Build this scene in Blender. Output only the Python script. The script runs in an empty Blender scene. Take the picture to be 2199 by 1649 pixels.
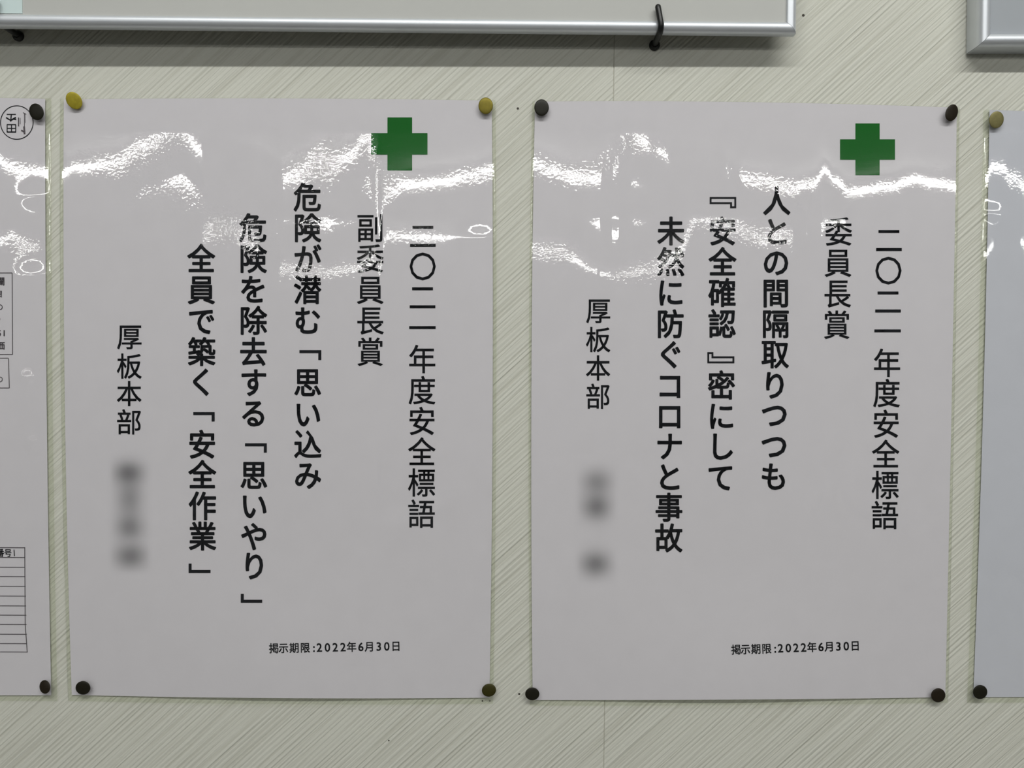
import bpy, bmesh, math, random
from mathutils import Vector, Matrix, noise as mnoise
random.seed(7)
scene = bpy.context.scene
C = scene.collection

# ------------------------------------------------------------------ camera
W_PX, H_PX = 2199.0, 1649.0
F_PX = 1710.0
PITCH = math.radians(1.75)
CAM = Vector((0.0, -0.557, 1.40))
cam_d = bpy.data.cameras.new('camera')
cam_d.sensor_width = 36.0
cam_d.lens = F_PX / W_PX * 36.0
cam_d.clip_start = 0.01
cam = bpy.data.objects.new('camera', cam_d)
C.objects.link(cam)
cam.location = CAM
cam.rotation_euler = (math.pi / 2 - PITCH, 0, 0)
scene.camera = cam

# ------------------------------------------------------------------ world, lamps, exposure
world = bpy.data.worlds.new('world')
scene.world = world
world.use_nodes = True
world.node_tree.nodes['Background'].inputs[0].default_value = (0.80, 0.86, 0.90, 1)
world.node_tree.nodes['Background'].inputs[1].default_value = 0.030
scene.view_settings.view_transform = 'Standard'
scene.view_settings.look = 'None'
scene.view_settings.gamma = 1.0
scene.view_settings.exposure = 1.15
scene.view_settings.use_curve_mapping = False
scene.cycles.use_denoising = True
scene.cycles.max_bounces = 6
scene.cycles.transparent_max_bounces = 12

LAMP_Z = 2.70           # rows of fluorescent tubes just under the ceiling, parallel to the wall
RADIANCE = 27.0
def tube_row(name, x0, x1, dist, width=0.055, gain=1.0):
    ld = bpy.data.lights.new(name, 'AREA')
    ld.shape = 'RECTANGLE'
    ld.size = x1 - x0
    ld.size_y = width
    ld.energy = RADIANCE * gain * math.pi * (x1 - x0) * width
    ld.color = (1.0, 1.0, 0.97)
    lo = bpy.data.objects.new(name, ld)
    C.objects.link(lo)
    lo.location = ((x0 + x1) / 2, -dist, LAMP_Z)
    d = Vector((0, 0, 1.45)) - Vector((0, -dist, LAMP_Z))
    lo.rotation_euler = d.to_track_quat('-Z', 'Y').to_euler()
D_NEAR, D_A, D_B = 1.38, 5.30, 8.30
tube_row('ceiling_tube_near', -0.95, 1.45, D_NEAR, 0.055)
def lx(u, dist):
    return (u - 1099.5) / F_PX * (dist + 0.557)
for u0, u1 in ((-600, 400), (555, 1375), (1520, 2500)):
    tube_row('ceiling_tube_middle', lx(u0, D_A), lx(u1, D_A), D_A, 0.045, 0.62)
for u0, u1 in ((-900, 95), (430, 1200), (1305, 1780), (2060, 2800)):
    tube_row('ceiling_tube_far', lx(u0, D_B), lx(u1, D_B), D_B, 0.055, 0.40)

# ------------------------------------------------------------------ helpers
def P(u, v, d=0.0):
    """point at distance d in front of the wall plane (y=0) that lies on the picture ray (u, v)"""
    x = (u - W_PX / 2) / F_PX
    z = -(v - H_PX / 2) / F_PX
    cy = math.cos(PITCH) + z * math.sin(PITCH)
    cz = -math.sin(PITCH) + z * math.cos(PITCH)
    t = (-d - CAM.y) / cy
    return Vector((CAM.x + x * t, -d, CAM.z + cz * t))

def wall_px(x, z):
    """pixel of a wall point (d = 0)"""
    r = Vector((x, 0, z)) - CAM
    dep = r.y * math.cos(PITCH) - r.z * math.sin(PITCH)
    up = r.y * math.sin(PITCH) + r.z * math.cos(PITCH)
    return W_PX / 2 + F_PX * r.x / dep, H_PX / 2 - F_PX * up / dep

def tag(o, label=None, cat=None, group=None, kind=None):
    if label: o['label'] = label
    if cat: o['category'] = cat
    if group: o['group'] = group
    if kind: o['kind'] = kind
    return o

def link_mesh(name, verts, faces, mat, parent=None, smooth=False):
    me = bpy.data.meshes.new(name)
    me.from_pydata([tuple(v) for v in verts], [], faces)
    me.validate()
    me.update()
    o = bpy.data.objects.new(name, me)
    C.objects.link(o)
    if mat: me.materials.append(mat)
    if smooth:
        me.polygons.foreach_set('use_smooth', [True] * len(me.polygons))
    if parent:
        o.parent = parent
        o.matrix_parent_inverse = Matrix.Translation(-parent.location)
    return o

def empty(name, loc):
    o = bpy.data.objects.new(name, None)
    o.empty_display_size = 0.02
    C.objects.link(o)
    o.location = loc
    return o

def bm_obj(name, bm, mat, parent=None, smooth=False):
    me = bpy.data.meshes.new(name)
    bm.normal_update()
    bm.to_mesh(me)
    bm.free()
    o = bpy.data.objects.new(name, me)
    C.objects.link(o)
    if mat: me.materials.append(mat)
    if smooth:
        me.polygons.foreach_set('use_smooth', [True] * len(me.polygons))
    if parent:
        o.parent = parent
        o.matrix_parent_inverse = Matrix.Translation(-parent.location)
    return o

def box_verts(x0, x1, y0, y1, z0, z1):
    v = [(x, y, z) for x in (x0, x1) for y in (y0, y1) for z in (z0, z1)]
    f = [(0, 1, 3, 2), (4, 6, 7, 5), (0, 4, 5, 1), (2, 3, 7, 6), (0, 2, 6, 4), (1, 5, 7, 3)]
    return v, f

# ------------------------------------------------------------------ materials
def new_mat(name):
    m = bpy.data.materials.new(name)
    m.use_nodes = True
    nt = m.node_tree
    nt.nodes.clear()
    out = nt.nodes.new('ShaderNodeOutputMaterial')
    return m, nt, out

def N(nt, typ, **kw):
    n = nt.nodes.new(typ)
    for k, v in kw.items():
        setattr(n, k, v)
    return n

def simple(name, col, rough=0.6, metal=0.0, spec=0.5, noise_amt=0.0, noise_scale=200.0, bump=0.0):
    m, nt, out = new_mat(name)
    b = N(nt, 'ShaderNodeBsdfPrincipled')
    b.inputs['Base Color'].default_value = (*col, 1)
    b.inputs['Roughness'].default_value = rough
    b.inputs['Metallic'].default_value = metal
    b.inputs['Specular IOR Level'].default_value = spec
    tc = N(nt, 'ShaderNodeTexCoord')
    nz = N(nt, 'ShaderNodeTexNoise')
    nz.inputs['Scale'].default_value = noise_scale
    nz.inputs['Detail'].default_value = 3
    nt.links.new(tc.outputs['Object'], nz.inputs['Vector'])
    if noise_amt:
        mr = N(nt, 'ShaderNodeMapRange')
        mr.inputs['From Min'].default_value = 0.3
        mr.inputs['From Max'].default_value = 0.7
        mr.inputs['To Min'].default_value = 1 - noise_amt
        mr.inputs['To Max'].default_value = 1 + noise_amt
        nt.links.new(nz.outputs['Fac'], mr.inputs['Value'])
        mx = N(nt, 'ShaderNodeVectorMath', operation='SCALE')
        mx.inputs[0].default_value = col
        nt.links.new(mr.outputs['Result'], mx.inputs['Scale'])
        nt.links.new(mx.outputs['Vector'], b.inputs['Base Color'])
    if bump:
        bp = N(nt, 'ShaderNodeBump')
        bp.inputs['Strength'].default_value = 1.0
        bp.inputs['Distance'].default_value = bump
        nt.links.new(nz.outputs['Fac'], bp.inputs['Height'])
        nt.links.new(bp.outputs['Normal'], b.inputs['Normal'])
    nt.links.new(b.outputs['BSDF'], out.inputs['Surface'])
    return m

def wallpaper_mat():
    m, nt, out = new_mat('ribbed_wallpaper')
    b = N(nt, 'ShaderNodeBsdfPrincipled')
    b.inputs['Roughness'].default_value = 0.75
    b.inputs['Specular IOR Level'].default_value = 0.25
    tc = N(nt, 'ShaderNodeTexCoord')
    rot = N(nt, 'ShaderNodeMapping')          # turn the ribs to about 42 degrees
    rot.inputs['Rotation'].default_value = (0, math.radians(42), 0)
    nt.links.new(tc.outputs['Object'], rot.inputs['Vector'])
    # warp a little so that the ribs wander
    def layer(sx, sz, detail, off):
        mp = N(nt, 'ShaderNodeMapping')
        mp.inputs['Scale'].default_value = (sx, 1, sz)
        mp.inputs['Location'].default_value = (off, 0, off * 1.7)
        nt.links.new(rot.outputs['Vector'], mp.inputs['Vector'])
        nz = N(nt, 'ShaderNodeTexNoise')
        nz.inputs['Scale'].default_value = 1.0
        nz.inputs['Detail'].default_value = detail
        nz.inputs['Roughness'].default_value = 0.55
        nt.links.new(mp.outputs['Vector'], nz.inputs['Vector'])
        return nz.outputs['Fac']
    a = layer(9, 560, 1.0, 3.1)
    c = layer(16, 980, 1.0, 8.7)
    s = layer(300, 520, 2.0, 5.5)
    wig = layer(7, 45, 1.0, 1.3)
    # regular fine ribs
    sep = N(nt, 'ShaderNodeSeparateXYZ')
    nt.links.new(rot.outputs['Vector'], sep.inputs[0])
    mul = N(nt, 'ShaderNodeMath', operation='MULTIPLY'); mul.inputs[1].default_value = 2 * math.pi / 0.0029
    nt.links.new(sep.outputs['Z'], mul.inputs[0])
    wm = N(nt, 'ShaderNodeMath', operation='MULTIPLY'); wm.inputs[1].default_value = 11.0
    nt.links.new(wig, wm.inputs[0])
    ad = N(nt, 'ShaderNodeMath', operation='ADD')
    nt.links.new(mul.outputs[0], ad.inputs[0]); nt.links.new(wm.outputs[0], ad.inputs[1])
    sn = N(nt, 'ShaderNodeMath', operation='SINE')
    nt.links.new(ad.outputs[0], sn.inputs[0])
    def mad(x, k, y):
        n = N(nt, 'ShaderNodeMath', operation='MULTIPLY_ADD')
        nt.links.new(x, n.inputs[0]); n.inputs[1].default_value = k
        if y is None: n.inputs[2].default_value = 0.0
        else: nt.links.new(y, n.inputs[2])
        return n.outputs[0]
    h = mad(a, 2.2, None)
    h = mad(c, 0.8, h)
    h = mad(s, 0.30, h)
    h = mad(sn.outputs[0], 0.27, h)
    bp = N(nt, 'ShaderNodeBump')
    bp.inputs['Strength'].default_value = 1.0
    bp.inputs['Distance'].default_value = 0.00028
    nt.links.new(h, bp.inputs['Height'])
    nt.links.new(bp.outputs['Normal'], b.inputs['Normal'])
    mr = N(nt, 'ShaderNodeValToRGB')  # rib shading partly put into the colour: darker where the relief is low
    mr.color_ramp.elements[0].position = 0.36
    mr.color_ramp.elements[0].color = (0.565, 0.565, 0.495, 1)
    mr.color_ramp.elements[1].position = 0.52
    mr.color_ramp.elements[1].color = (0.635, 0.638, 0.57, 1)
    nt.links.new(a, mr.inputs['Fac'])
    nt.links.new(mr.outputs['Color'], b.inputs['Base Color'])
    nt.links.new(b.outputs['BSDF'], out.inputs['Surface'])
    return m

def film_mat():
    m, nt, out = new_mat('laminating_film')
    tc = N(nt, 'ShaderNodeTexCoord')
    at = N(nt, 'ShaderNodeAttribute'); at.attribute_name = 'speckle'
    nz = N(nt, 'ShaderNodeTexNoise')
    nz.inputs['Scale'].default_value = 500
    nz.inputs['Detail'].default_value = 1.0
    nt.links.new(tc.outputs['Object'], nz.inputs['Vector'])
    mu = N(nt, 'ShaderNodeMath', operation='MULTIPLY')
    nt.links.new(nz.outputs['Fac'], mu.inputs[0])
    nt.links.new(at.outputs['Fac'], mu.inputs[1])
    bp = N(nt, 'ShaderNodeBump')
    bp.inputs['Strength'].default_value = 1.0
    bp.inputs['Distance'].default_value = 0.000025
    nt.links.new(mu.outputs[0], bp.inputs['Height'])
    # a thin film reflects the same from both sides: undo the index inversion on the back
    fr = N(nt, 'ShaderNodeFresnel')
    geo = N(nt, 'ShaderNodeNewGeometry')
    ior = N(nt, 'ShaderNodeMapRange')
    ior.inputs['To Min'].default_value = 1.5; ior.inputs['To Max'].default_value = 1 / 1.5
    nt.links.new(geo.outputs['Backfacing'], ior.inputs['Value'])
    nt.links.new(ior.outputs['Result'], fr.inputs['IOR'])
    gl = N(nt, 'ShaderNodeBsdfGlossy')
    gl.inputs['Roughness'].default_value = 0.030
    gl.inputs['Color'].default_value = (1, 1, 1, 1)
    tr = N(nt, 'ShaderNodeBsdfTransparent'); tr.inputs['Color'].default_value = (0.985, 0.985, 0.98, 1)
    nt.links.new(bp.outputs['Normal'], gl.inputs['Normal'])
    nt.links.new(bp.outputs['Normal'], fr.inputs['Normal'])
    mx = N(nt, 'ShaderNodeMixShader')
    nt.links.new(fr.outputs[0], mx.inputs[0])
    nt.links.new(tr.outputs[0], mx.inputs[1])
    nt.links.new(gl.outputs[0], mx.inputs[2])
    nt.links.new(mx.outputs[0], out.inputs['Surface'])
    return m

def smudge_mat():
    """soft grey ink: opacity comes from the 'ink' attribute of the print"""
    m, nt, out = new_mat('soft_grey_ink')
    at = N(nt, 'ShaderNodeAttribute'); at.attribute_name = 'ink'
    d = N(nt, 'ShaderNodeBsdfDiffuse'); d.inputs['Color'].default_value = (0.055, 0.057, 0.06, 1)
    t = N(nt, 'ShaderNodeBsdfTransparent')
    mx = N(nt, 'ShaderNodeMixShader')
    nt.links.new(at.outputs['Fac'], mx.inputs[0])
    nt.links.new(t.outputs[0], mx.inputs[1])
    nt.links.new(d.outputs[0], mx.inputs[2])
    nt.links.new(mx.outputs[0], out.inputs['Surface'])
    return m

M_WALL = wallpaper_mat()
M_PLASTER = simple('plaster', (0.55, 0.54, 0.48), 0.9)
M_PAPER = simple('white_paper', (0.668, 0.650, 0.686), 0.9, spec=0.1, noise_amt=0.012, noise_scale=60)
M_PAPER_R = simple('bluish_white_paper', (0.585, 0.60, 0.655), 0.9, spec=0.1, noise_amt=0.012, noise_scale=60)
M_FILM = film_mat()
M_BACK, _nt, _out = new_mat('clear_back_film')
_t = N(_nt, 'ShaderNodeBsdfTransparent'); _t.inputs['Color'].default_value = (0.935, 0.95, 0.905, 1)
_nt.links.new(_t.outputs[0], _out.inputs['Surface'])
M_INK = simple('black_ink', (0.012, 0.013, 0.016), 0.8, spec=0.1)
M_GREY_INK = simple('grey_ink', (0.10, 0.09, 0.10), 0.8, spec=0.1)
M_GREEN = simple('green_ink', (0.010, 0.125, 0.018), 0.8, spec=0.1)
M_SMUDGE = smudge_mat()
M_ALU = simple('satin_aluminium', (0.66, 0.69, 0.73), 0.42, metal=0.50, noise_amt=0.02, noise_scale=80)
M_BOARD = simple('white_board_enamel', (0.49, 0.495, 0.475), 0.55, spec=0.3, noise_amt=0.015, noise_scale=15)
M_BOARD2 = simple('grey_board_face', (0.36, 0.385, 0.415), 0.5, spec=0.3, noise_amt=0.02, noise_scale=15)
M_BLACK = simple('black_vinyl', (0.006, 0.007, 0.007), 0.35, spec=0.4)
M_NOTE = simple('pale_blue_paper', (0.60, 0.72, 0.72), 0.8)
M_DARK = simple('pin_hole_dark', (0.06, 0.055, 0.045), 0.9)
M_CEIL = simple('ceiling_board', (0.75, 0.75, 0.72), 0.9)
M_FLOOR = simple('floor_vinyl', (0.30, 0.29, 0.27), 0.6)

# ------------------------------------------------------------------ room shell
WX0, WX1, WTOP = -3.0, 3.0, 2.80
wall = link_mesh('wall_back', *box_verts(WX0, WX1, 0.0006, 0.12, 0.0, WTOP), M_PLASTER)
tag(wall, kind='structure')
floor = link_mesh('floor', *box_verts(WX0, WX1, -9.5, 0.12, -0.1, 0.0), M_FLOOR)
tag(floor, kind='structure')
ceil = link_mesh('ceiling', *box_verts(WX0, WX1, -9.5, 0.12, WTOP, WTOP + 0.1), M_CEIL)
tag(ceil, kind='structure')

def strip(xa_top, xa_bot, xb_top, xb_bot):
    """one drop of wallpaper, 0.6 mm thick, with softly rounded long edges"""
    def row(z, xa, xb):
        g = 0.00035
        return [(xa, 0.0006, z), (xa + 0.0001, 0.0002, z), (xa + g, 0.0, z),
                (xb - g, 0.0, z), (xb - 0.0001, 0.0002, z), (xb, 0.0006, z)]
    v = row(0.0, xa_bot, xb_bot) + row(WTOP, xa_top, xb_top)
    f = [(i, i + 1, i + 7, i + 6) for i in range(5)]
    return link_mesh('wallpaper_strip', v, f, M_WALL, wall)
# the visible seam leans a little
s_top = P(1319, 100); s_bot = P(1297, 1600)
k = (s_top.x - s_bot.x) / (s_top.z - s_bot.z)
sx = lambda z: s_top.x + k * (z - s_top.z)
SEAM_T, SEAM_B = sx(WTOP), sx(0.0)
G = 0.00012
for a_t, a_b, b_t, b_b in ((WX0, WX0, SEAM_T - 1.84, SEAM_B - 1.84),
                           (SEAM_T - 1.84, SEAM_B - 1.84, SEAM_T - 0.92, SEAM_B - 0.92),
                           (SEAM_T - 0.92, SEAM_B - 0.92, SEAM_T, SEAM_B),
                           (SEAM_T, SEAM_B, SEAM_T + 0.92, SEAM_B + 0.92),
                           (SEAM_T + 0.92, SEAM_B + 0.92, SEAM_T + 1.84, SEAM_B + 1.84),
                           (SEAM_T + 1.84, SEAM_B + 1.84, WX1, WX1)):
    strip(a_t + G, a_b + G, b_t - G, b_b - G)
for (u, v, r) in ((1112, 233, 2.6), (1115, 1490, 2.4), (1036, 1505, 1.9), (1725, 33, 3.0),
                  (835, 1590, 1.8), (1052, 1505, 1.5), (2027, 1370, 1.2)):
    c = P(u, v)
    n = 10
    rr = r / 3070
    vs = [(c.x, -0.00002, c.z)] + [(c.x + rr * math.cos(t * 2 * math.pi / n), -0.00008,
                                    c.z + rr * math.sin(t * 2 * math.pi / n)) for t in range(n)]
    link_mesh('pin_hole', vs, [(0, 1 + (i + 1) % n, 1 + i) for i in range(n)], M_DARK, wall)

# ------------------------------------------------------------------ glyphs
_glyph = {}
def glyph(ch, offset):
    key = (ch, offset)
    if key not in _glyph:
        cu = bpy.data.curves.new('g', 'FONT')
        cu.body = ch
        cu.size = 1.0
        cu.resolution_u = 3
        cu.offset = offset
        cu.fill_mode = 'FRONT'
        ob = bpy.data.objects.new('g', cu)
        C.objects.link(ob)
        dg = bpy.context.evaluated_depsgraph_get()
        me = bpy.data.meshes.new_from_object(ob.evaluated_get(dg))
        vs = [v.co.copy() for v in me.vertices]
        fs = [tuple(p.vertices) for p in me.polygons]
        bpy.data.objects.remove(ob)
        bpy.data.curves.remove(cu)
        bpy.data.meshes.remove(me)
        _glyph[key] = (vs, fs)
    return _glyph[key]

EM_CX, EM_CY = 0.5, 0.38       # middle of the full-width box
class Print:
    """flat print collected in picture units, then laid on the paper"""
    def __init__(self): self.v = []; self.f = []
    def poly(self, pts):
        n = len(self.v); self.v += [tuple(p) for p in pts]; self.f.append(tuple(range(n, n + len(pts))))
    def char(self, ch, u, v, sx, sy, offset=0.0, centre=None, rot=0.0):
        vs, fs = glyph(ch, offset)
        cx, cy = (EM_CX, EM_CY) if centre is None else centre
        n = len(self.v)
        cr, sr = math.cos(rot), math.sin(rot)
        for p in vs:
            a, b = (p.x - cx) * sx, -(p.y - cy) * sy
            self.v.append((u + a * cr - b * sr, v + a * sr + b * cr))
        self.f += [tuple(n + i for i in f) for f in fs]
    def heavy(self, ch, u, v, sx, sy, w, k=8, **kw):
        """heavier weight: the same outline struck k times around a small circle"""
        for i in range(k):
            a = 2 * math.pi * (i + .5) / k
            self.char(ch, u + w * sx * math.cos(a), v + w * sy * math.sin(a), sx, sy, 0.0, **kw)
    def bar(self, u0, v0, u1, v1, w):
        d = Vector((u1 - u0, v1 - v0)); L = d.length or 1; d /= L
        nx, ny = -d.y * w / 2, d.x * w / 2
        self.poly([(u0 + nx, v0 + ny), (u1 + nx, v1 + ny), (u1 - nx, v1 - ny), (u0 - nx, v0 - ny)])
    def rect(self, u0, v0, u1, v1):
        self.poly([(u0, v0), (u1, v0), (u1, v1), (u0, v1)])
    def ring(self, cu, cv, r, w, n=48, ry=None):
        ry = ry or r
        for i in range(n):
            a, b = 2 * math.pi * i / n, 2 * math.pi * (i + 1) / n
            self.poly([(cu + (r + w / 2) * math.cos(a), cv + (ry + w / 2) * math.sin(a)),
                       (cu + (r + w / 2) * math.cos(b), cv + (ry + w / 2) * math.sin(b)),
                       (cu + (r - w / 2) * math.cos(b), cv + (ry - w / 2) * math.sin(b)),
                       (cu + (r - w / 2) * math.cos(a), cv + (ry - w / 2) * math.sin(a))])
    def build(self, name, mat, parent, sheet, d=0.00018):
        vs = [P(u, v, sheet.d(u, v) + d) for u, v in self.v]
        fs = []
        for f in self.f:                      # make every face look at the room (-y)
            a, b, c = vs[f[0]], vs[f[1]], vs[f[2]]
            nrm = Vector((0, 0, 0))
            for i in range(len(f)):
                p, q = vs[f[i]], vs[f[(i + 1) % len(f)]]
                nrm += p.cross(q)
            fs.append(f if nrm.y < 0 else tuple(reversed(f)))
        return link_mesh(name, vs, fs, mat, parent)

# ------------------------------------------------------------------ laminated sheets
def sstep(a, b, x):
    t = max(0.0, min(1.0, (x - a) / (b - a)))
    return t * t * (3 - 2 * t)

def interp(pts, x):
    if x <= pts[0][0]: return pts[0][1]
    if x >= pts[-1][0]: return pts[-1][1]
    for (a, va), (b, vb) in zip(pts, pts[1:]):
        if a <= x <= b:
            t = (x - a) / (b - a) if b > a else 0
            t = t * t * (3 - 2 * t)
            return va + (vb - va) * t
    return pts[-1][1]

FOOT = H_PX / 2 - F_PX * math.tan(PITCH)
def need(v, dist):
    """tilt a mirror at picture height v needs to send the eye to the tube row"""
    a = math.atan((FOOT - v) / F_PX)
    h = CAM.z + (FOOT - v) / F_PX * 0.557
    phi = math.atan((LAMP_Z - h) / dist)
    return (phi - a) / 2

class Sheet:
    """edges given in picture units: top, bottom = [(u, v)...] left->right; left, right top->bottom"""
    def __init__(self, top, bottom, left, right, base=0.0007, wave=0.0004, seed=1.0):
        self.top, self.bottom, self.left, self.right = top, bottom, left, right
        self.base, self.wave, self.seed = base, wave, seed
        self.belly = self.crease = None
    @staticmethod
    def along(pts, t):
        # quadratic through three points at t = 0, .5, 1
        (a, b), (c, d), (e, f) = pts
        l0, l1, l2 = 2 * (t - .5) * (t - 1), -4 * t * (t - 1), 2 * t * (t - .5)
        return Vector((a * l0 + c * l1 + e * l2, b * l0 + d * l1 + f * l2))
    def uv(self, s, t):
        T, B = self.along(self.top, s), self.along(self.bottom, s)
        L, R = self.along(self.left, t), self.along(self.right, t)
        c00, c10 = Vector(self.top[0]), Vector(self.top[2])
        c01, c11 = Vector(self.bottom[0]), Vector(self.bottom[2])
        return ((1 - t) * T + t * B + (1 - s) * L + s * R
                - ((1 - s) * (1 - t) * c00 + s * (1 - t) * c10 + (1 - s) * t * c01 + s * t * c11))
    def d(self, u, v):
        n = mnoise.noise(Vector((u / 420.0, v / 300.0, self.seed)))
        h = self.base + self.wave * (1 + n)
        if self.belly:                        # between its lower pins the sheet bellies away from the wall
            u0, u1, amp = self.belly
            x = max(0.0, min(1.0, (u - u0) / (u1 - u0)))
            h += amp * math.sin(math.pi * x) ** 2 * sstep(1180, 1480, v)
        if self.crease and v > 1000:          # soft buckle line low in the sheet
            c = interp(self.crease, v)
            h += 0.00045 * math.exp(-((u - c) / 40.0) ** 2) * sstep(1020, 1120, v) * (1 - sstep(1380, 1440, v))
        return h
    def grow(self, l, t, r, b):
        g = lambda pts, du, dv: [(p[0] + du, p[1] + dv) for p in pts]
        top = g(self.top, 0, -t); bot = g(self.bottom, 0, b)
        lef = g(self.left, -l, 0); rig = g(self.right, r, 0)
        top[0] = (top[0][0] - l, top[0][1]); top[2] = (top[2][0] + r, top[2][1])
        bot[0] = (bot[0][0] - l, bot[0][1]); bot[2] = (bot[2][0] + r, bot[2][1])
        lef[0] = top[0]; lef[2] = bot[0]; rig[0] = top[2]; rig[2] = bot[2]
        g_ = Sheet(top, bot, lef, rig, self.base, self.wave, self.seed)
        g_.belly, g_.crease = self.belly, self.crease
        return g_

def grid_sheet(name, sheet, nu, nv, dfun, mat, parent, attr=None, skirt=0.0):
    vs, fs, av = [], [], []
    for j in range(nv + 1):
        for i in range(nu + 1):
            q = sheet.uv(i / nu, j / nv)
            vs.append(P(q.x, q.y, dfun(q.x, q.y, i / nu, j / nv)))
            if attr: av.append(attr(q.x, q.y))
    R = nu + 1
    for j in range(nv):
        for i in range(nu):
            a = j * R + i
            fs.append((a, a + R, a + R + 1, a + 1))
    if skirt:                                 # turned-down rim gives the sheet its thickness
        loop = [i for i in range(nu + 1)] + [j * R + nu for j in range(1, nv + 1)] \
             + [nv * R + i for i in range(nu - 1, -1, -1)] + [j * R for j in range(nv - 1, 0, -1)]
        m = len(loop)
        soft = lambda a: attr is not None and (a % R in (0, nu)) and 0 < a // R < nv   # film: rounded side edges
        top_i = {}
        for a in loop:                        # hard rim: own vertices; soft rim: shared ones
            if soft(a): top_i[a] = a
            else:
                top_i[a] = len(vs); vs.append(vs[a].copy())
                if attr: av.append(av[a])
        n0 = len(vs)
        for a in loop:
            p = vs[a]; vs.append(Vector((p.x, min(p.y + skirt, -0.00015), p.z)))
            if attr: av.append(av[a])
        for i in range(m):
            a, b = loop[i], loop[(i + 1) % m]
            fs.append((top_i[a], top_i[b], n0 + (i + 1) % m, n0 + i))
    o = link_mesh(name, vs, fs, mat, parent, smooth=True)
    if attr:
        at = o.data.attributes.new('speckle', 'FLOAT', 'POINT')
        at.data.foreach_set('value', av)
    return o

def make_film(sheet, parent, lineA, lineB, bumps, speck, margins, step=5.0):
    """clear film: creased so that the tube rows glint along the creases the photograph shows.
    The crease field is an ordinary relief of the film (about a millimetre high)."""
    fs = sheet.grow(*margins)
    u0 = min(p[0] for p in fs.left) - 4; u1 = max(p[0] for p in fs.right) + 4
    v0 = min(p[1] for p in fs.top) - 4;  v1 = max(p[1] for p in fs.bottom) + 4
    nu = int((u1 - u0) / step) + 1; nv = int((v1 - v0) / step) + 1
    MM = 0.557 / F_PX                                     # metres per picture unit on the wall
    cols = []
    for i in range(nu + 1):
        u = u0 + i * step
        sA = need(interp(lineA, u), D_A)
        sB = need(interp(lineB, u), D_B) if lineB else 0.0
        eA = min(428.0, interp(lineA, u) + 52)
        h = 0.0; col = []
        for j in range(nv + 1):
            v = v0 + j * step
            col.append(h)
            wA = sstep(232, 275, v) * (1 - sstep(eA, eA + 33, v))
            wB = sstep(450, 475, v) * (1 - sstep(560, 640, v))
            s = sA * wA + sB * wB
            # facing up by s means the surface comes forward as it goes down
            h += s * step * MM
        # let the height settle back to zero towards the bottom in one long soft slope
        end = col[-1]
        for j in range(nv + 1):
            v = v0 + j * step
            col[j] -= end * sstep(600, min(v1, 1450), v)
        cols.append(col)
    lo = 0.0
    def hcrease(u, v):
        x = max(0.0, min(nu - 1e-4, (u - u0) / step)); y = max(0.0, min(nv - 1e-4, (v - v0) / step))
        i, j = int(x), int(y); fx, fy = x - i, y - j
        return ((cols[i][j] * (1 - fx) + cols[i + 1][j] * fx) * (1 - fy)
                + (cols[i][j + 1] * (1 - fx) + cols[i + 1][j + 1] * fx) * fy)
    lo = min(min(c) for c in cols)
    def dfun(u, v, s, t):
        h = sheet.d(u, v) + 0.00035 + max(0.0, hcrease(u, v) - lo * sstep(v0 + 4, 285, v) * (1 - sstep(650, 1400, v)))
        for (bu, bv, bru, brv, amp) in bumps:
            e = ((u - bu) / bru) ** 2 + ((v - bv) / brv) ** 2
            if e < 9: h += amp * math.exp(-e)
        return h
    def attr(u, v):
        a = 0.32 + 0.25 * mnoise.noise(Vector((u / 60.0, v / 60.0, sheet.seed * 3)))
        for (bu, bv, bru, brv, amp) in speck:
            e = ((u - bu) / bru) ** 2 + ((v - bv) / brv) ** 2
            if e < 9: a += 0.6 * amp * math.exp(-e)
        return max(0.05, a)
    gu = int((u1 - u0) / step); gv = int((v1 - v0) / step)
    grid_sheet('back_film', fs, 60, 84, lambda u, v, s, t: max(0.0003, sheet.d(u, v) - 0.0003), M_BACK, parent)
    return grid_sheet('film', fs, gu, gv, dfun, M_FILM, parent, attr, skirt=0.0002)

def make_paper(sheet, parent, mat=None):
    return grid_sheet('paper', sheet, 100, 140, lambda u, v, s, t: sheet.d(u, v), mat or M_PAPER, parent, skirt=0.0001)

def column(chars, top, bottom, sx=61, sy=65, offset=0.0):
    """chars = [(character, v)...]; top, bottom = column centre (u at first v, u at last v)"""
    pr = Print()
    v0, v1 = chars[0][1], chars[-1][1]
    for ch, v in chars:
        u = top + (bottom - top) * ((v - v0) / (v1 - v0) if v1 != v0 else 0)
        pr.heavy(ch, u, v, sx, sy, offset, 8 if offset > .012 else 4)
    return pr

def corner_open(pr, u0, u1, v, drop, w=6.5):          # upright form of an opening bracket
    pr.rect(u0, v - w / 2, u1, v + w / 2); pr.rect(u1 - w, v + w / 2, u1, v + drop)
def corner_close(pr, u0, u1, v, rise, w=6.5):
    pr.rect(u0, v - w / 2, u1, v + w / 2); pr.rect(u0, v - rise, u0 + w, v - w / 2)

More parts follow.
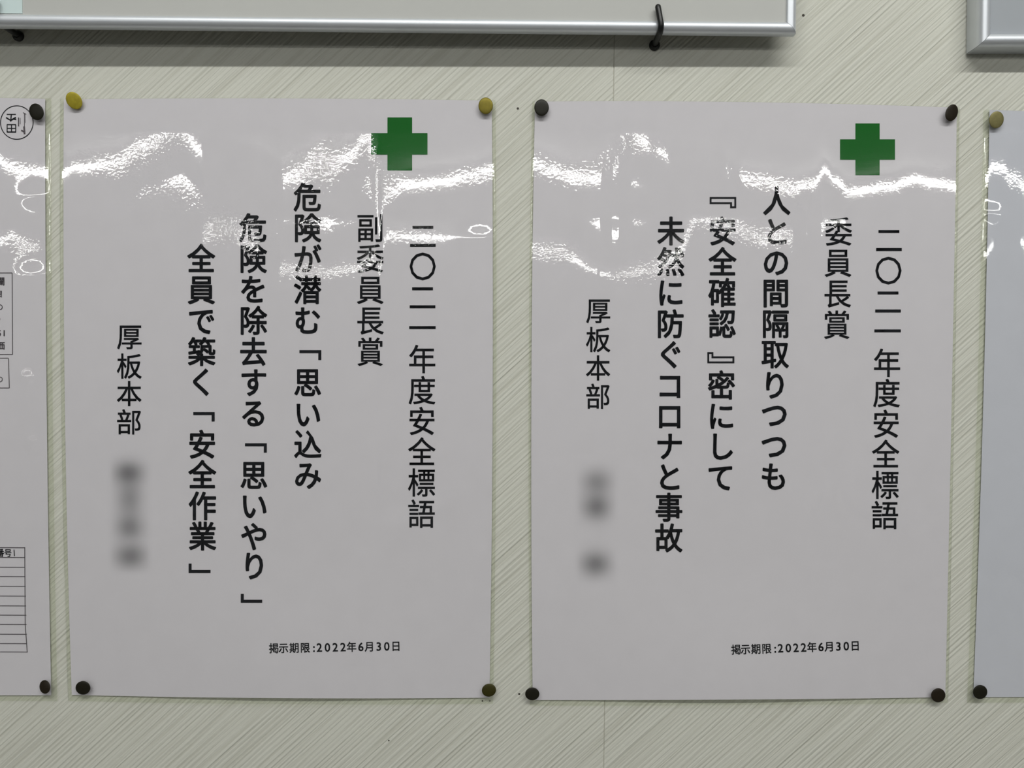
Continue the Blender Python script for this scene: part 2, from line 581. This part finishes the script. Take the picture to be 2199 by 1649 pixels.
def smudge(blobs, u0, v0, u1, v1, parent, sheet):
    """name lines that the photograph shows only as soft grey blots"""
    nu, nv = 22, int(22 * (v1 - v0) / (u1 - u0))
    vs, fs, ink = [], [], []
    for j in range(nv + 1):
        for i in range(nu + 1):
            u = u0 + (u1 - u0) * i / nu; v = v0 + (v1 - v0) * j / nv
            vs.append(P(u, v, sheet.d(u, v) + 0.00018))
            a = 0.0
            for (bu, bv, ru, rv, k) in blobs:
                a = a + k * math.exp(-((u - bu) / ru) ** 2 - ((v - bv) / rv) ** 2) * (1 - a)
            e = min(1, (u - u0) / 14, (u1 - u) / 14, (v - v0) / 14, (v1 - v) / 14)
            ink.append(0.86 * max(0, a) * max(0.0, e))
    R = nu + 1
    for j in range(nv):
        for i in range(nu):
            a = j * R + i; fs.append((a, a + R, a + R + 1, a + 1))
    o = link_mesh('blurred_name', vs, fs, M_SMUDGE, parent)
    at = o.data.attributes.new('ink', 'FLOAT', 'POINT'); at.data.foreach_set('value', ink)
    return o

def date_line(u0, u1, v_l, v_r, parent, sheet):
    pr = Print()
    text = [('掲', 0.039), ('示', 0.112), ('期', 0.193), ('限', 0.275), (':', 0.342)]
    digits = [('2', 0.383), ('0', 0.444), ('2', 0.503), ('2', 0.562), ('年', 0.627), ('6', 0.697),
              ('月', 0.762), ('3', 0.832), ('0', 0.893), ('日', 0.962)]
    rot = math.atan2(v_r - v_l, u1 - u0)
    for ch, t in text + digits:
        u = u0 + (u1 - u0) * t; v = v_l + (v_r - v_l) * t
        if ch in ':0236':
            vs, _ = glyph(ch, 0.0)
            xs = [p.x for p in vs]
            pr.heavy(ch, u, v, 25, 25.5, 0.022, 4, centre=((min(xs) + max(xs)) / 2, 0.355), rot=rot)
        else:
            pr.heavy(ch, u, v, 21.5, 23, 0.022, 4, rot=rot)
    return pr.build('date_line', M_INK, parent, sheet)

BOLD, REG = 0.022, 0.011
# ---- poster A: the left of the two whole posters
sA_ = Sheet(top=[(137, 213), (600, 211), (1056, 216)], bottom=[(154, 1492), (600, 1499), (1051, 1498)],
            left=[(137, 213), (139, 850), (154, 1492)], right=[(1056, 216), (1058, 850), (1051, 1498)], seed=2.3)
sA_.belly = (190, 1040, 0.0020); sA_.crease = [(1040, 1000), (1080, 940), (1130, 868), (1210, 808), (1300, 776), (1400, 772)]
pa = empty('laminated_poster', P(600, 1498, 0))
tag(pa, 'left full laminated poster, its green cross half hidden by glare, two gold pins on top', 'poster')
make_paper(sA_, pa)
column([('二', 506), ('〇', 572), ('二', 638), ('一', 704), ('年', 771), ('度', 838), ('安', 904), ('全', 970),
        ('標', 1036), ('語', 1103)], 908, 905, offset=REG).build('text_column', M_INK, pa, sA_)
column([('副', 489), ('委', 555), ('員', 622), ('長', 688), ('賞', 755)], 795, 795, offset=REG).build('text_column', M_INK, pa, sA_)
pr = column([('危', 423), ('険', 489), ('が', 556), ('潜', 622), ('む', 688), ('思', 821), ('い', 889), ('込', 954),
             ('み', 1020)], 660, 661, offset=BOLD)
corner_open(pr, 643, 690, 755, 18); pr.build('text_column', M_INK, pa, sA_)
pr = column([('危', 489), ('険', 555), ('を', 621), ('除', 688), ('去', 755), ('す', 821), ('る', 887), ('思', 1020),
             ('い', 1086), ('や', 1152), ('り', 1215)], 543, 546, offset=BOLD)
corner_open(pr, 526, 573, 955, 17); corner_close(pr, 517, 563, 1291, 16); pr.build('text_column', M_INK, pa, sA_)
pr = column([('全', 555), ('員', 622), ('で', 689), ('築', 755), ('く', 820), ('安', 954), ('全', 1019), ('作', 1086),
             ('業', 1151)], 432, 435, offset=BOLD)
corner_open(pr, 415, 461, 888, 17); corner_close(pr, 405, 452, 1227, 17); pr.build('text_column', M_INK, pa, sA_)
column([('厚', 723), ('板', 786), ('本', 845), ('部', 906)], 278, 277, 56, 58, REG).build('text_column', M_INK, pa, sA_)
pr = Print(); pr.rect(832, 252, 885, 286); pr.rect(797, 286, 918, 332); pr.rect(832, 332, 885, 366)
pr.build('green_cross', M_GREEN, pa, sA_)
smudge([(276, 1015, 30, 24, .50), (278, 1070, 26, 40, .34), (278, 1133, 28, 26, .40), (280, 1194, 32, 26, .46)],
       230, 960, 328, 1237, pa, sA_)
date_line(577, 861, 1392, 1387, pa, sA_)
make_film(sA_, pa,
    lineA=[(100, 378), (137, 378), (170, 364), (255, 356), (305, 328), (388, 296), (440, 340), (560, 362), (575, 372),
           (612, 392), (645, 386), (690, 352), (715, 368), (760, 345), (790, 305), (806, 345), (824, 432), (845, 414), (872, 402), (960, 397),
           (1010, 388), (1060, 376)],
    lineB=[(100, 505), (300, 480), (400, 505), (470, 470), (540, 500), (600, 575), (700, 600), (760, 590), (840, 505), (960, 508),
           (1000, 488), (1060, 458)],
    bumps=[(1034, 512, 40, 24, 0.0006)],
    speck=[(285, 375, 55, 60, 2.2), (362, 305, 40, 50, 1.6), (690, 365, 50, 80, 3.0), (490, 470, 120, 60, 2.4), (640, 600, 170, 60, 2.2),
           (812, 345, 36, 90, 3.0), (1030, 395, 50, 40, .8), (430, 660, 50, 60, 1.6)],
    margins=(8, 1, 8, 13))

# ---- poster B: the right of the two whole posters
sB_ = Sheet(top=[(1149, 218), (1600, 219), (2055, 231)], bottom=[(1144, 1503), (1600, 1502), (2030, 1497)],
            left=[(1149, 218), (1141, 850), (1144, 1503)], right=[(2055, 231), (2044, 850), (2030, 1497)], seed=5.9)
sB_.belly = (1160, 2000, 0.0024)
pb = empty('laminated_poster', P(1600, 1502, 0))
tag(pb, 'right full laminated poster with a clear dark green cross and dark pins at its corners', 'poster')
make_paper(sB_, pb)
column([('二', 515), ('〇', 581), ('二', 647), ('一', 711), ('年', 779), ('度', 844), ('安', 910), ('全', 975),
        ('標', 1041), ('語', 1106)], 1909, 1900, offset=REG).build('text_column', M_INK, pb, sB_)
column([('委', 497), ('員', 564), ('長', 630), ('賞', 697)], 1801, 1797, offset=REG).build('text_column', M_INK, pb, sB_)
column([('人', 431), ('と', 497), ('の', 563), ('間', 629), ('隔', 695), ('取', 760), ('り', 827), ('つ', 890),
        ('つ', 957), ('も', 1023)], 1668, 1662, offset=BOLD).build('text_column', M_INK, pb, sB_)
pr = column([('安', 496), ('全', 562), ('確', 628), ('認', 695), ('密', 827), ('に', 893), ('し', 958), ('て', 1025)],
            1552, 1548, offset=BOLD)
w = 4                                                  # hollow double brackets, upright forms
for (a, b, c, d) in ((1524, 423, 1581, 423 + w), (1524, 434, 1572, 434 + w), (1524, 427, 1524 + w, 434),
                     (1577, 427, 1581, 447), (1568, 438, 1572, 447), (1568, 443, 1581, 447),
                     (1519, 776, 1577, 780), (1528, 765, 1577, 769), (1573, 769, 1577, 776),
                     (1519, 757, 1523, 776), (1528, 757, 1532, 765), (1519, 756, 1532, 760)):
    pr.rect(a, b, c, d)
pr.build('text_column', M_INK, pb, sB_)
column([('未', 496), ('然', 562), ('に', 628), ('防', 695), ('ぐ', 761), ('コ', 828), ('ロ', 893), ('ナ', 958), ('と', 1024),
        ('事', 1089), ('故', 1155)], 1441, 1436, offset=BOLD).build('text_column', M_INK, pb, sB_)
column([('厚', 667), ('板', 729), ('本', 790), ('部', 851)], 1285, 1284, 55, 58, REG).build('text_column', M_INK, pb, sB_)
pr = Print(); pr.rect(1837, 265, 1889, 299); pr.rect(1804, 299, 1922, 343); pr.rect(1837, 343, 1889, 376)
pr.build('green_cross', M_GREEN, pb, sB_)
smudge([(1282, 1035, 30, 26, .34), (1281, 1088, 29, 28, .46), (1279, 1211, 30, 26, .46)], 1232, 985, 1330, 1262, pb, sB_)
date_line(1570, 1847, 1395, 1386, pb, sB_)
make_film(sB_, pb,
    lineA=[(1130, 355), (1180, 370), (1230, 384), (1285, 388), (1310, 370), (1335, 325), (1360, 305), (1400, 325), (1450, 350), (1530, 348), (1560, 370),
           (1600, 388), (1640, 392), (1690, 402), (1735, 385), (1765, 362), (1790, 388), (1815, 408), (1900, 398), (1950, 390),
           (2000, 402), (2060, 414)],
    lineB=[(1130, 540), (1200, 545), (1320, 625), (1380, 600), (1450, 560), (1500, 475), (1540, 490), (1580, 512), (1640, 530),
           (1700, 520), (1760, 492), (1850, 480), (2060, 500)],
    bumps=[],
    speck=[(1320, 315, 60, 60, 2.6), (1200, 375, 60, 40, .7), (1600, 385, 50, 40, 1.0), (1680, 400, 50, 30, 1.0), (1580, 500, 90, 40, 1.6),
           (1720, 510, 60, 40, 1.4), (1400, 610, 110, 50, 2.6), (1170, 545, 40, 40, 1.6)],
    margins=(6, 1, 6, 12))

# ---- sheet at the left edge of the picture (mostly out of frame)
sL_ = Sheet(top=[(-812, 218), (-360, 208), (97, 212)], bottom=[(-812, 1490), (-360, 1492), (110, 1493)],
            left=[(-812, 218), (-812, 850), (-812, 1490)], right=[(97, 212), (100, 850), (110, 1493)], seed=9.1)
pl = empty('laminated_sheet', P(40, 1492, 0))
tag(pl, 'laminated notice cut off by the left edge, with a round stamp and a ruled table', 'notice')
make_paper(sL_, pl)
pr = Print()
pr.ring(36, 263, 35, 1.8, 56, 36)
z = lambda a, b: (a / 6.595, 200 + b / 6.595)
def ln(x0, y0, x1, y1, w): pr.bar(*z(x0, y0), *z(x1, y1), w / 6.595)
pr.build('round_stamp_border', M_INK, pl, sL_)
pr = Print()
for q in ((95, 300, 225, 300, 14), (160, 295, 150, 400, 16), (85, 345, 150, 385, 18), (150, 385, 225, 345, 22), (180, 365, 230, 375, 16),
          (95, 445, 228, 445, 14), (100, 550, 228, 550, 18), (100, 445, 100, 555, 12), (222, 440, 222, 555, 14), (162, 445, 162, 550, 14),
          (100, 498, 228, 498, 12)):
    ln(*q)
pr.build('stamp_writing', M_INK, pl, sL_)
pr = Print()
for q in ((262, 345, 262, 468, 16), (285, 350, 285, 440, 7), (345, 285, 345, 470, 9), (358, 285, 358, 420, 5), (325, 275, 372, 300, 10),
          (340, 470, 348, 580, 24), (300, 525, 345, 550, 22)):
    ln(*q)
pr.build('stamp_writing', M_GREY_INK, pl, sL_)
pr = Print()
pr.bar(-260, 586, 26, 586, 1.6); pr.bar(26, 586, 27, 761, 1.6); pr.bar(-260, 761, 27, 761, 1.6)
pr.bar(-260, 769, 18, 769, 1.6); pr.bar(18, 769, 20, 833, 1.6); pr.bar(-260, 833, 20, 833, 1.6)
pr.build('box_outline', M_GREY_INK, pl, sL_)
pr = Print()
for ch, u, v, s, o in (('欄', 1, 604, 19, .03), ('目', -2, 631, 16, .03), ('の', -1, 659, 16, .01), ('々', -4, 687, 14, .01),
                       ('価', 1, 742, 19, .03), ('の', -1, 814, 16, .01)):
    pr.heavy(ch, u, v, s, s, o, 4)
pr.heavy('5', -1, 715, 18, 18, .03, 4, centre=(.3, .36)); pr.heavy('1', 8, 715, 18, 18, .03, 4, centre=(.2, .36))
pr.build('small_writing', M_GREY_INK, pl, sL_)
pr = Print()
pr.heavy('番', 0, 1187, 18, 18, .03, 4); pr.heavy('号', 17, 1187, 17, 18, .02, 4); pr.bar(30, 1180, 31, 1194, 1.8)
pr.build('table_heading', M_INK, pl, sL_)
pr = Print()
rows = [1176, 1197, 1218, 1238, 1259, 1280, 1301, 1321, 1341, 1362, 1382, 1400]
for i, v in enumerate(rows):
    pr.bar(-400, v - 2, 53 + i * .5, v, 1.6)
pr.bar(53, 1175, 54, 1341, 1.7); pr.bar(54, 1341, 58.5, 1401, 1.7)
pr.build('table_rules', M_GREY_INK, pl, sL_)
make_film(sL_, pl,
    lineA=[(-812, 380), (-300, 350), (-60, 320), (0, 332), (25, 345), (45, 354), (70, 360), (113, 362)],
    lineB=[(-812, 520), (-100, 520), (0, 532), (30, 512), (55, 530), (80, 545), (113, 535)],
    bumps=[(75, 420, 26, 20, 0.00075), (70, 592, 30, 24, 0.0010), (60, 812, 14, 14, 0.0012), (70, 952, 14, 14, 0.0012)],
    speck=[(60, 535, 60, 40, 1.2)], margins=(6, 1, 13, 12), step=6.0)

# ---- sheet at the right edge of the picture
sR_ = Sheet(top=[(2125, 236), (2580, 250), (3040, 262)], bottom=[(2090, 1497), (2560, 1494), (3010, 1490)],
            left=[(2125, 236), (2112, 850), (2090, 1497)], right=[(3040, 262), (3030, 850), (3010, 1490)], seed=12.7)
pq = empty('laminated_sheet', P(2150, 1496, 0))
tag(pq, 'blank bluish laminated sheet cut off by the right edge of the picture', 'notice')
make_paper(sR_, pq, M_PAPER_R)
make_film(sR_, pq,
    lineA=[(2100, 392), (2112, 384), (2125, 372), (2145, 378), (2165, 395), (2199, 412), (2300, 420), (3050, 400)],
    lineB=[(2100, 520), (3050, 520)],
    bumps=[(2130, 250, 30, 12, 0.0003), (2130, 455, 20, 15, 0.0003)], speck=[(2180, 400, 30, 30, .6)], margins=(13, 1, 6, 12), step=6.0)

# ------------------------------------------------------------------ boards on the wall above
def frame_rail(name, a, b, inward, outn, prof, mat, parent, to_world):
    pass

def make_board(root, x0, x1, z0, z1, d_back, d_front, rail_w, M_face, tilt, yaw, face_d):
    """Board in a rounded mitred frame. (x0, z0) ... in wall metres; yaw turns the right side nearer to the wall"""
    # local frame: X along, Z up, Y = -depth; pivot at the lower right corner
    piv = Vector((x1, 0, z0))
    R = Matrix.Translation(piv) @ Matrix.Rotation(tilt, 4, 'Y') @ Matrix.Rotation(yaw, 4, 'Z') @ Matrix.Translation(-piv)
    # profile: (inset from the outer edge, depth)
    dd = d_front - d_back
    r, ro = 0.0036, min(0.0052, dd * .45)
    prof = [(0.0012, d_back), (0.0, d_back + 0.0015), (0.0, d_front - ro)]
    for i in range(1, 9):
        a = math.pi / 2 * i / 8
        prof.append((r * (1 - math.cos(a)), d_front - ro + ro * math.sin(a)))
    R2 = (rail_w - r) / math.sin(math.radians(40))
    for i in range(1, 7):
        a = math.radians(40) * i / 6
        prof.append((r + R2 * math.sin(a), d_front - R2 * (1 - math.cos(a))))
    prof += [(rail_w, face_d - 0.0006)]
    cor = [(x0, z0), (x1, z0), (x1, z1), (x0, z1)]
    inn = [(1, 1), (-1, 1), (-1, -1), (1, -1)]
    for k in range(4):
        (ax, az), (bx, bz) = cor[k], cor[(k + 1) % 4]
        ia, ib = inn[k], inn[(k + 1) % 4]
        vs = []
        g = 0.00012                                   # hairline at the mitre
        L = math.hypot(bx - ax, bz - az); tx, tz = (bx - ax) / L, (bz - az) / L
        for (o, d) in prof:
            vs.append(R @ Vector((ax + ia[0] * o + tx * g, -d, az + ia[1] * o + tz * g)))
        for (o, d) in prof:
            vs.append(R @ Vector((bx + ib[0] * o - tx * g, -d, bz + ib[1] * o - tz * g)))
        n = len(prof)
        fs = [(i, i + 1, n + i + 1, n + i) for i in range(n - 1)]
        fs.append((0, n, 2 * n - 1, n - 1))
        vs += [p.copy() for p in vs]
        fs.append(tuple(range(3 * n - 1, 2 * n - 1, -1))); fs.append(tuple(range(3 * n, 4 * n)))
        o_ = link_mesh('frame_rail', vs, fs, M_ALU, root)
        bm = bmesh.new(); bm.from_mesh(o_.data); bmesh.ops.recalc_face_normals(bm, faces=bm.faces); bm.to_mesh(o_.data); bm.free()
        o_.data.polygons.foreach_set('use_smooth', [len(p.vertices) == 4 and i < n - 1 for i, p in enumerate(o_.data.polygons)])
    e = rail_w - 0.001
    v, f = box_verts(x0 + e, x1 - e, -face_d, -(d_back + 0.001), z0 + e, z1 - e)
    link_mesh('board_panel', [R @ Vector(p) for p in v], f, M_face, root)
    return R

# wide board: lower front edge at picture (0, 60) .. (1712, 80)
FR1 = 0.0215
c1 = P(1712, 69, FR1); c0 = P(0, 52, 0.0255)
tilt1 = math.atan2(c0.z - c1.z, c1.x - c0.x)
yaw1 = math.atan2(0.004, c1.x - c0.x)
b1 = empty('white_board', Vector((c1.x - 0.3, -0.018, c1.z)))
tag(b1, 'wide pale board in a rounded silver frame, resting on two black hooks', 'board')
R1 = make_board(b1, c1.x - 0.90, c1.x, c1.z, c1.z + 0.60, 0.0125, FR1, 0.0068, M_BOARD, tilt1, yaw1, 0.0190)
# right board, nearer edge at picture (2105, 92)
c2 = P(2105, 87, 0.018)
b2 = empty('grey_board', Vector((c2.x + 0.3, -0.018, c2.z)))
tag(b2, 'grey faced board in a silver frame cut off at the top right corner', 'board')
make_board(b2, c2.x, c2.x + 0.90, c2.z, c2.z + 0.60, 0.0002, 0.018, 0.0075, M_BOARD2, -0.003, 0.0, 0.0135)

# pale note on the wide board, top left of the picture
n0 = P(-60, 29, 0.0172 + 0.004); n1 = P(46, -120, 0.0172 + 0.004)
Ri = R1.inverted()
def on_board(u, v, d):
    """board-local point under picture point"""
    p = P(u, v, d); return Ri @ p
a0, a1 = on_board(-70, 28, 0.0232), on_board(46, -140, 0.0232)
v, f = box_verts(a0.x, a1.x, -0.01935, -0.01905, a0.z, a1.z)
note = link_mesh('paper_note', [R1 @ Vector(p) for p in v], f, M_NOTE)
tag(note, 'pale blue-green paper stuck on the wide board behind the left hook', 'paper')

# ------------------------------------------------------------------ hooks
def tube_mesh(pts, rad, n=12):
    vs, fs = [], []
    up = Vector((1, 0, 0))
    for i, p in enumerate(pts):
        a = pts[max(0, i - 1)]; b = pts[min(len(pts) - 1, i + 1)]
        t = (b - a).normalized()
        s = up - t * up.dot(t); s.normalize(); w_ = t.cross(s)
        r = rad[i]
        for k_ in range(n):
            an = 2 * math.pi * k_ / n
            vs.append(p + s * r * math.cos(an) + w_ * r * math.sin(an))
    for i in range(len(pts) - 1):
        for k_ in range(n):
            a = i * n + k_; b = i * n + (k_ + 1) % n
            fs.append((a, b, b + n, a + n))
    fs.append(tuple(range(n))); fs.append(tuple(range(len(pts) * n - 1, (len(pts) - 1) * n - 1, -1)))
    return vs, fs

def make_hook(x, z, out, rise, lean, label):
    root = empty('cup_hook', Vector((x, 0, z)))
    tag(root, label, 'hook', 'black hooks under the wide board')
    rw = 0.0020
    pts = [Vector((0, -0.0005, 0)), Vector((0, -0.006, 0)), Vector((0, -(out - 0.004), 0))]
    for i in range(1, 6):
        a = math.pi / 2 * i / 5
        pts.append(Vector((0, -(out - 0.004) - 0.004 * math.sin(a), 0.004 * (1 - math.cos(a)))))
    for i in range(1, 6):
        t = i / 5
        pts.append(Vector((lean * t, -out + 0.0015 * t, 0.004 + (rise - 0.004) * t)))
    tip = pts[-1]
    pts += [tip + Vector((0, 0, 0.0008)), tip + Vector((0, 0, 0.0014)), tip + Vector((0, 0, 0.0016))]
    rad = [rw] * (len(pts) - 3) + [rw * .85, rw * .55, rw * .1]
    vs, fs = tube_mesh([p + Vector((x, 0, z)) for p in pts], rad)
    link_mesh('wire', vs, fs, M_BLACK, root, smooth=True)
    # round collar against the wall
    cp = [Vector((x, -0.0001, z - 0.0004)), Vector((x, -0.0012, z - 0.0004)), Vector((x, -0.0024, z - 0.0004)), Vector((x, -0.003, z - 0.0004))]
    vs, fs = tube_mesh(cp, [0.0036, 0.0038, 0.0033, 0.0020], 20)
    link_mesh('collar', vs, fs, M_BLACK, root, smooth=True)
    return root

zb = lambda u, v, d: P(u, v, d)
hb = P(1405, 97)
h1 = make_hook(hb.x, hb.z, 0.0248, 0.0160, -0.0018, 'black vinyl-coated hook under the right part of the wide board')
hb = P(41, 77)
h2 = make_hook(hb.x, hb.z, 0.0282, 0.0125, 0.0010, 'black vinyl-coated hook at the top left corner, beside the pale paper')

# ------------------------------------------------------------------ thumbtacks
def brass(name, col, metal, rough):  # the room brightness each head reflects is put into its base colour
    return simple(name, col, rough, metal=metal, spec=0.25, noise_amt=0.10, noise_scale=500)
M_BRASS = {'gold': brass('bright_reflection_brass', (0.36, 0.30, 0.028), 0.25, 0.45),
           'olive': brass('olive_reflection_brass', (0.17, 0.14, 0.018), 0.45, 0.42),
           'mid': brass('dim_reflection_brass', (0.20, 0.18, 0.075), 0.4, 0.45),
           'dark': brass('dark_reflection_brass', (0.012, 0.011, 0.006), 0.1, 0.40),
           'brown': brass('brown_reflection_brass', (0.018, 0.013, 0.007), 0.1, 0.40)}
def make_tack(u, v, ru, rv, tone, label, lift, tx=0.0, tz=0.0, rot=0.0):
    """u, v centre; ru, rv half sizes in picture units; lift = distance of head rim from the wall"""
    c = P(u, v, lift)
    k = (0.557 - lift) / F_PX
    root = empty('thumbtack', c)
    tag(root, label, 'thumbtack')
    prof = [(0.0, 0.0006), (0.25, 0.00058), (0.5, 0.00052), (0.72, 0.00042), (0.88, 0.00028), (0.97, 0.00012), (1.0, 0.0),
            (0.99, -0.0003), (0.93, -0.0004), (0.0, -0.0002)]
    n = 28
    vs, fs = [], []
    M = Matrix.Translation(c) @ Matrix.Rotation(tx, 4, 'X') @ Matrix.Rotation(tz, 4, 'Z')
    for (r, h) in prof:
        for i in range(n):
            a = 2 * math.pi * i / n
            x, z_ = r * ru * k * math.cos(a), r * rv * k * math.sin(a)
            x, z_ = x * math.cos(rot) - z_ * math.sin(rot), x * math.sin(rot) + z_ * math.cos(rot)
            vs.append(M @ Vector((x, -h, z_)))
    for j in range(len(prof) - 1):
        for i in range(n):
            a = j * n + i; b = j * n + (i + 1) % n
            fs.append((a, a + n, b + n, b))
    o = link_mesh('head', vs, fs, M_BRASS[tone], root, smooth=True)
    bm = bmesh.new(); bm.from_mesh(o.data); bmesh.ops.remove_doubles(bm, verts=bm.verts, dist=1e-6)
    bmesh.ops.recalc_face_normals(bm, faces=bm.faces); bm.to_mesh(o.data); bm.free()
    p0 = M @ Vector((0, 0.0001, 0)); p1 = M @ Vector((0, lift + 0.004, 0))
    vs, fs = tube_mesh([p0, p0.lerp(p1, .7), p1], [0.0006, 0.0005, 0.00008], 8)
    link_mesh('point', vs, fs, M_BRASS[tone], root, smooth=True)
    return root
TACKS = [
 (78, 240, 16, 17.5, 'dark', 'dark thumbtack on the round stamp of the left-edge notice', .1, -.1, .5),
 (159, 216, 15.5, 18, 'gold', 'bright yellow-gold thumbtack at the top left corner of the left full poster', .25, .15, .5),
 (1043, 227, 15.5, 17.5, 'olive', 'olive-gold thumbtack at the top right corner of the left full poster', 0, 0, 0),
 (1163, 231, 15.5, 17.5, 'dark', 'dark thumbtack at the top left corner of the right full poster', 0, 0, 0),
 (2044, 242, 14.5, 18, 'brown', 'dark brown thumbtack at the top right corner of the right full poster', .1, .2, -.45),
 (2140, 257, 15.5, 17.5, 'mid', 'dull olive thumbtack at the top left corner of the right-edge sheet', .1, 0, 0),
 (96, 1475, 13, 14.5, 'brown', 'small tilted brown thumbtack at the bottom right corner of the left-edge notice', -.15, -.2, .5),
 (178, 1477, 16, 15, 'dark', 'dark thumbtack at the bottom left corner of the left full poster', 0, 0, 0),
 (1050, 1482, 15.5, 13.8, 'olive_dark', 'dark olive thumbtack at the bottom right corner of the left full poster', -.1, 0, .2),
 (1143, 1490, 15.5, 14, 'dark', 'near-black thumbtack at the bottom left corner of the right full poster', 0, 0, 0),
 (2015, 1493, 15.5, 15.5, 'brown', 'dark thumbtack at the bottom right corner of the right full poster', 0, 0, 0),
 (2105, 1486, 15.5, 15.5, 'dark', 'dark thumbtack at the bottom left corner of the right-edge sheet', 0, 0, 0),
]
M_BRASS['olive_dark'] = brass('olive_dark_reflection_brass', (0.040, 0.036, 0.006), 0.3, 0.4)  # dim reflection put into the colour here too
for (u, v, ru, rv, tone, lab, tx, tz, rot) in TACKS:
    make_tack(u, v, ru, rv, tone, lab, 0.0048, tx, tz, rot)
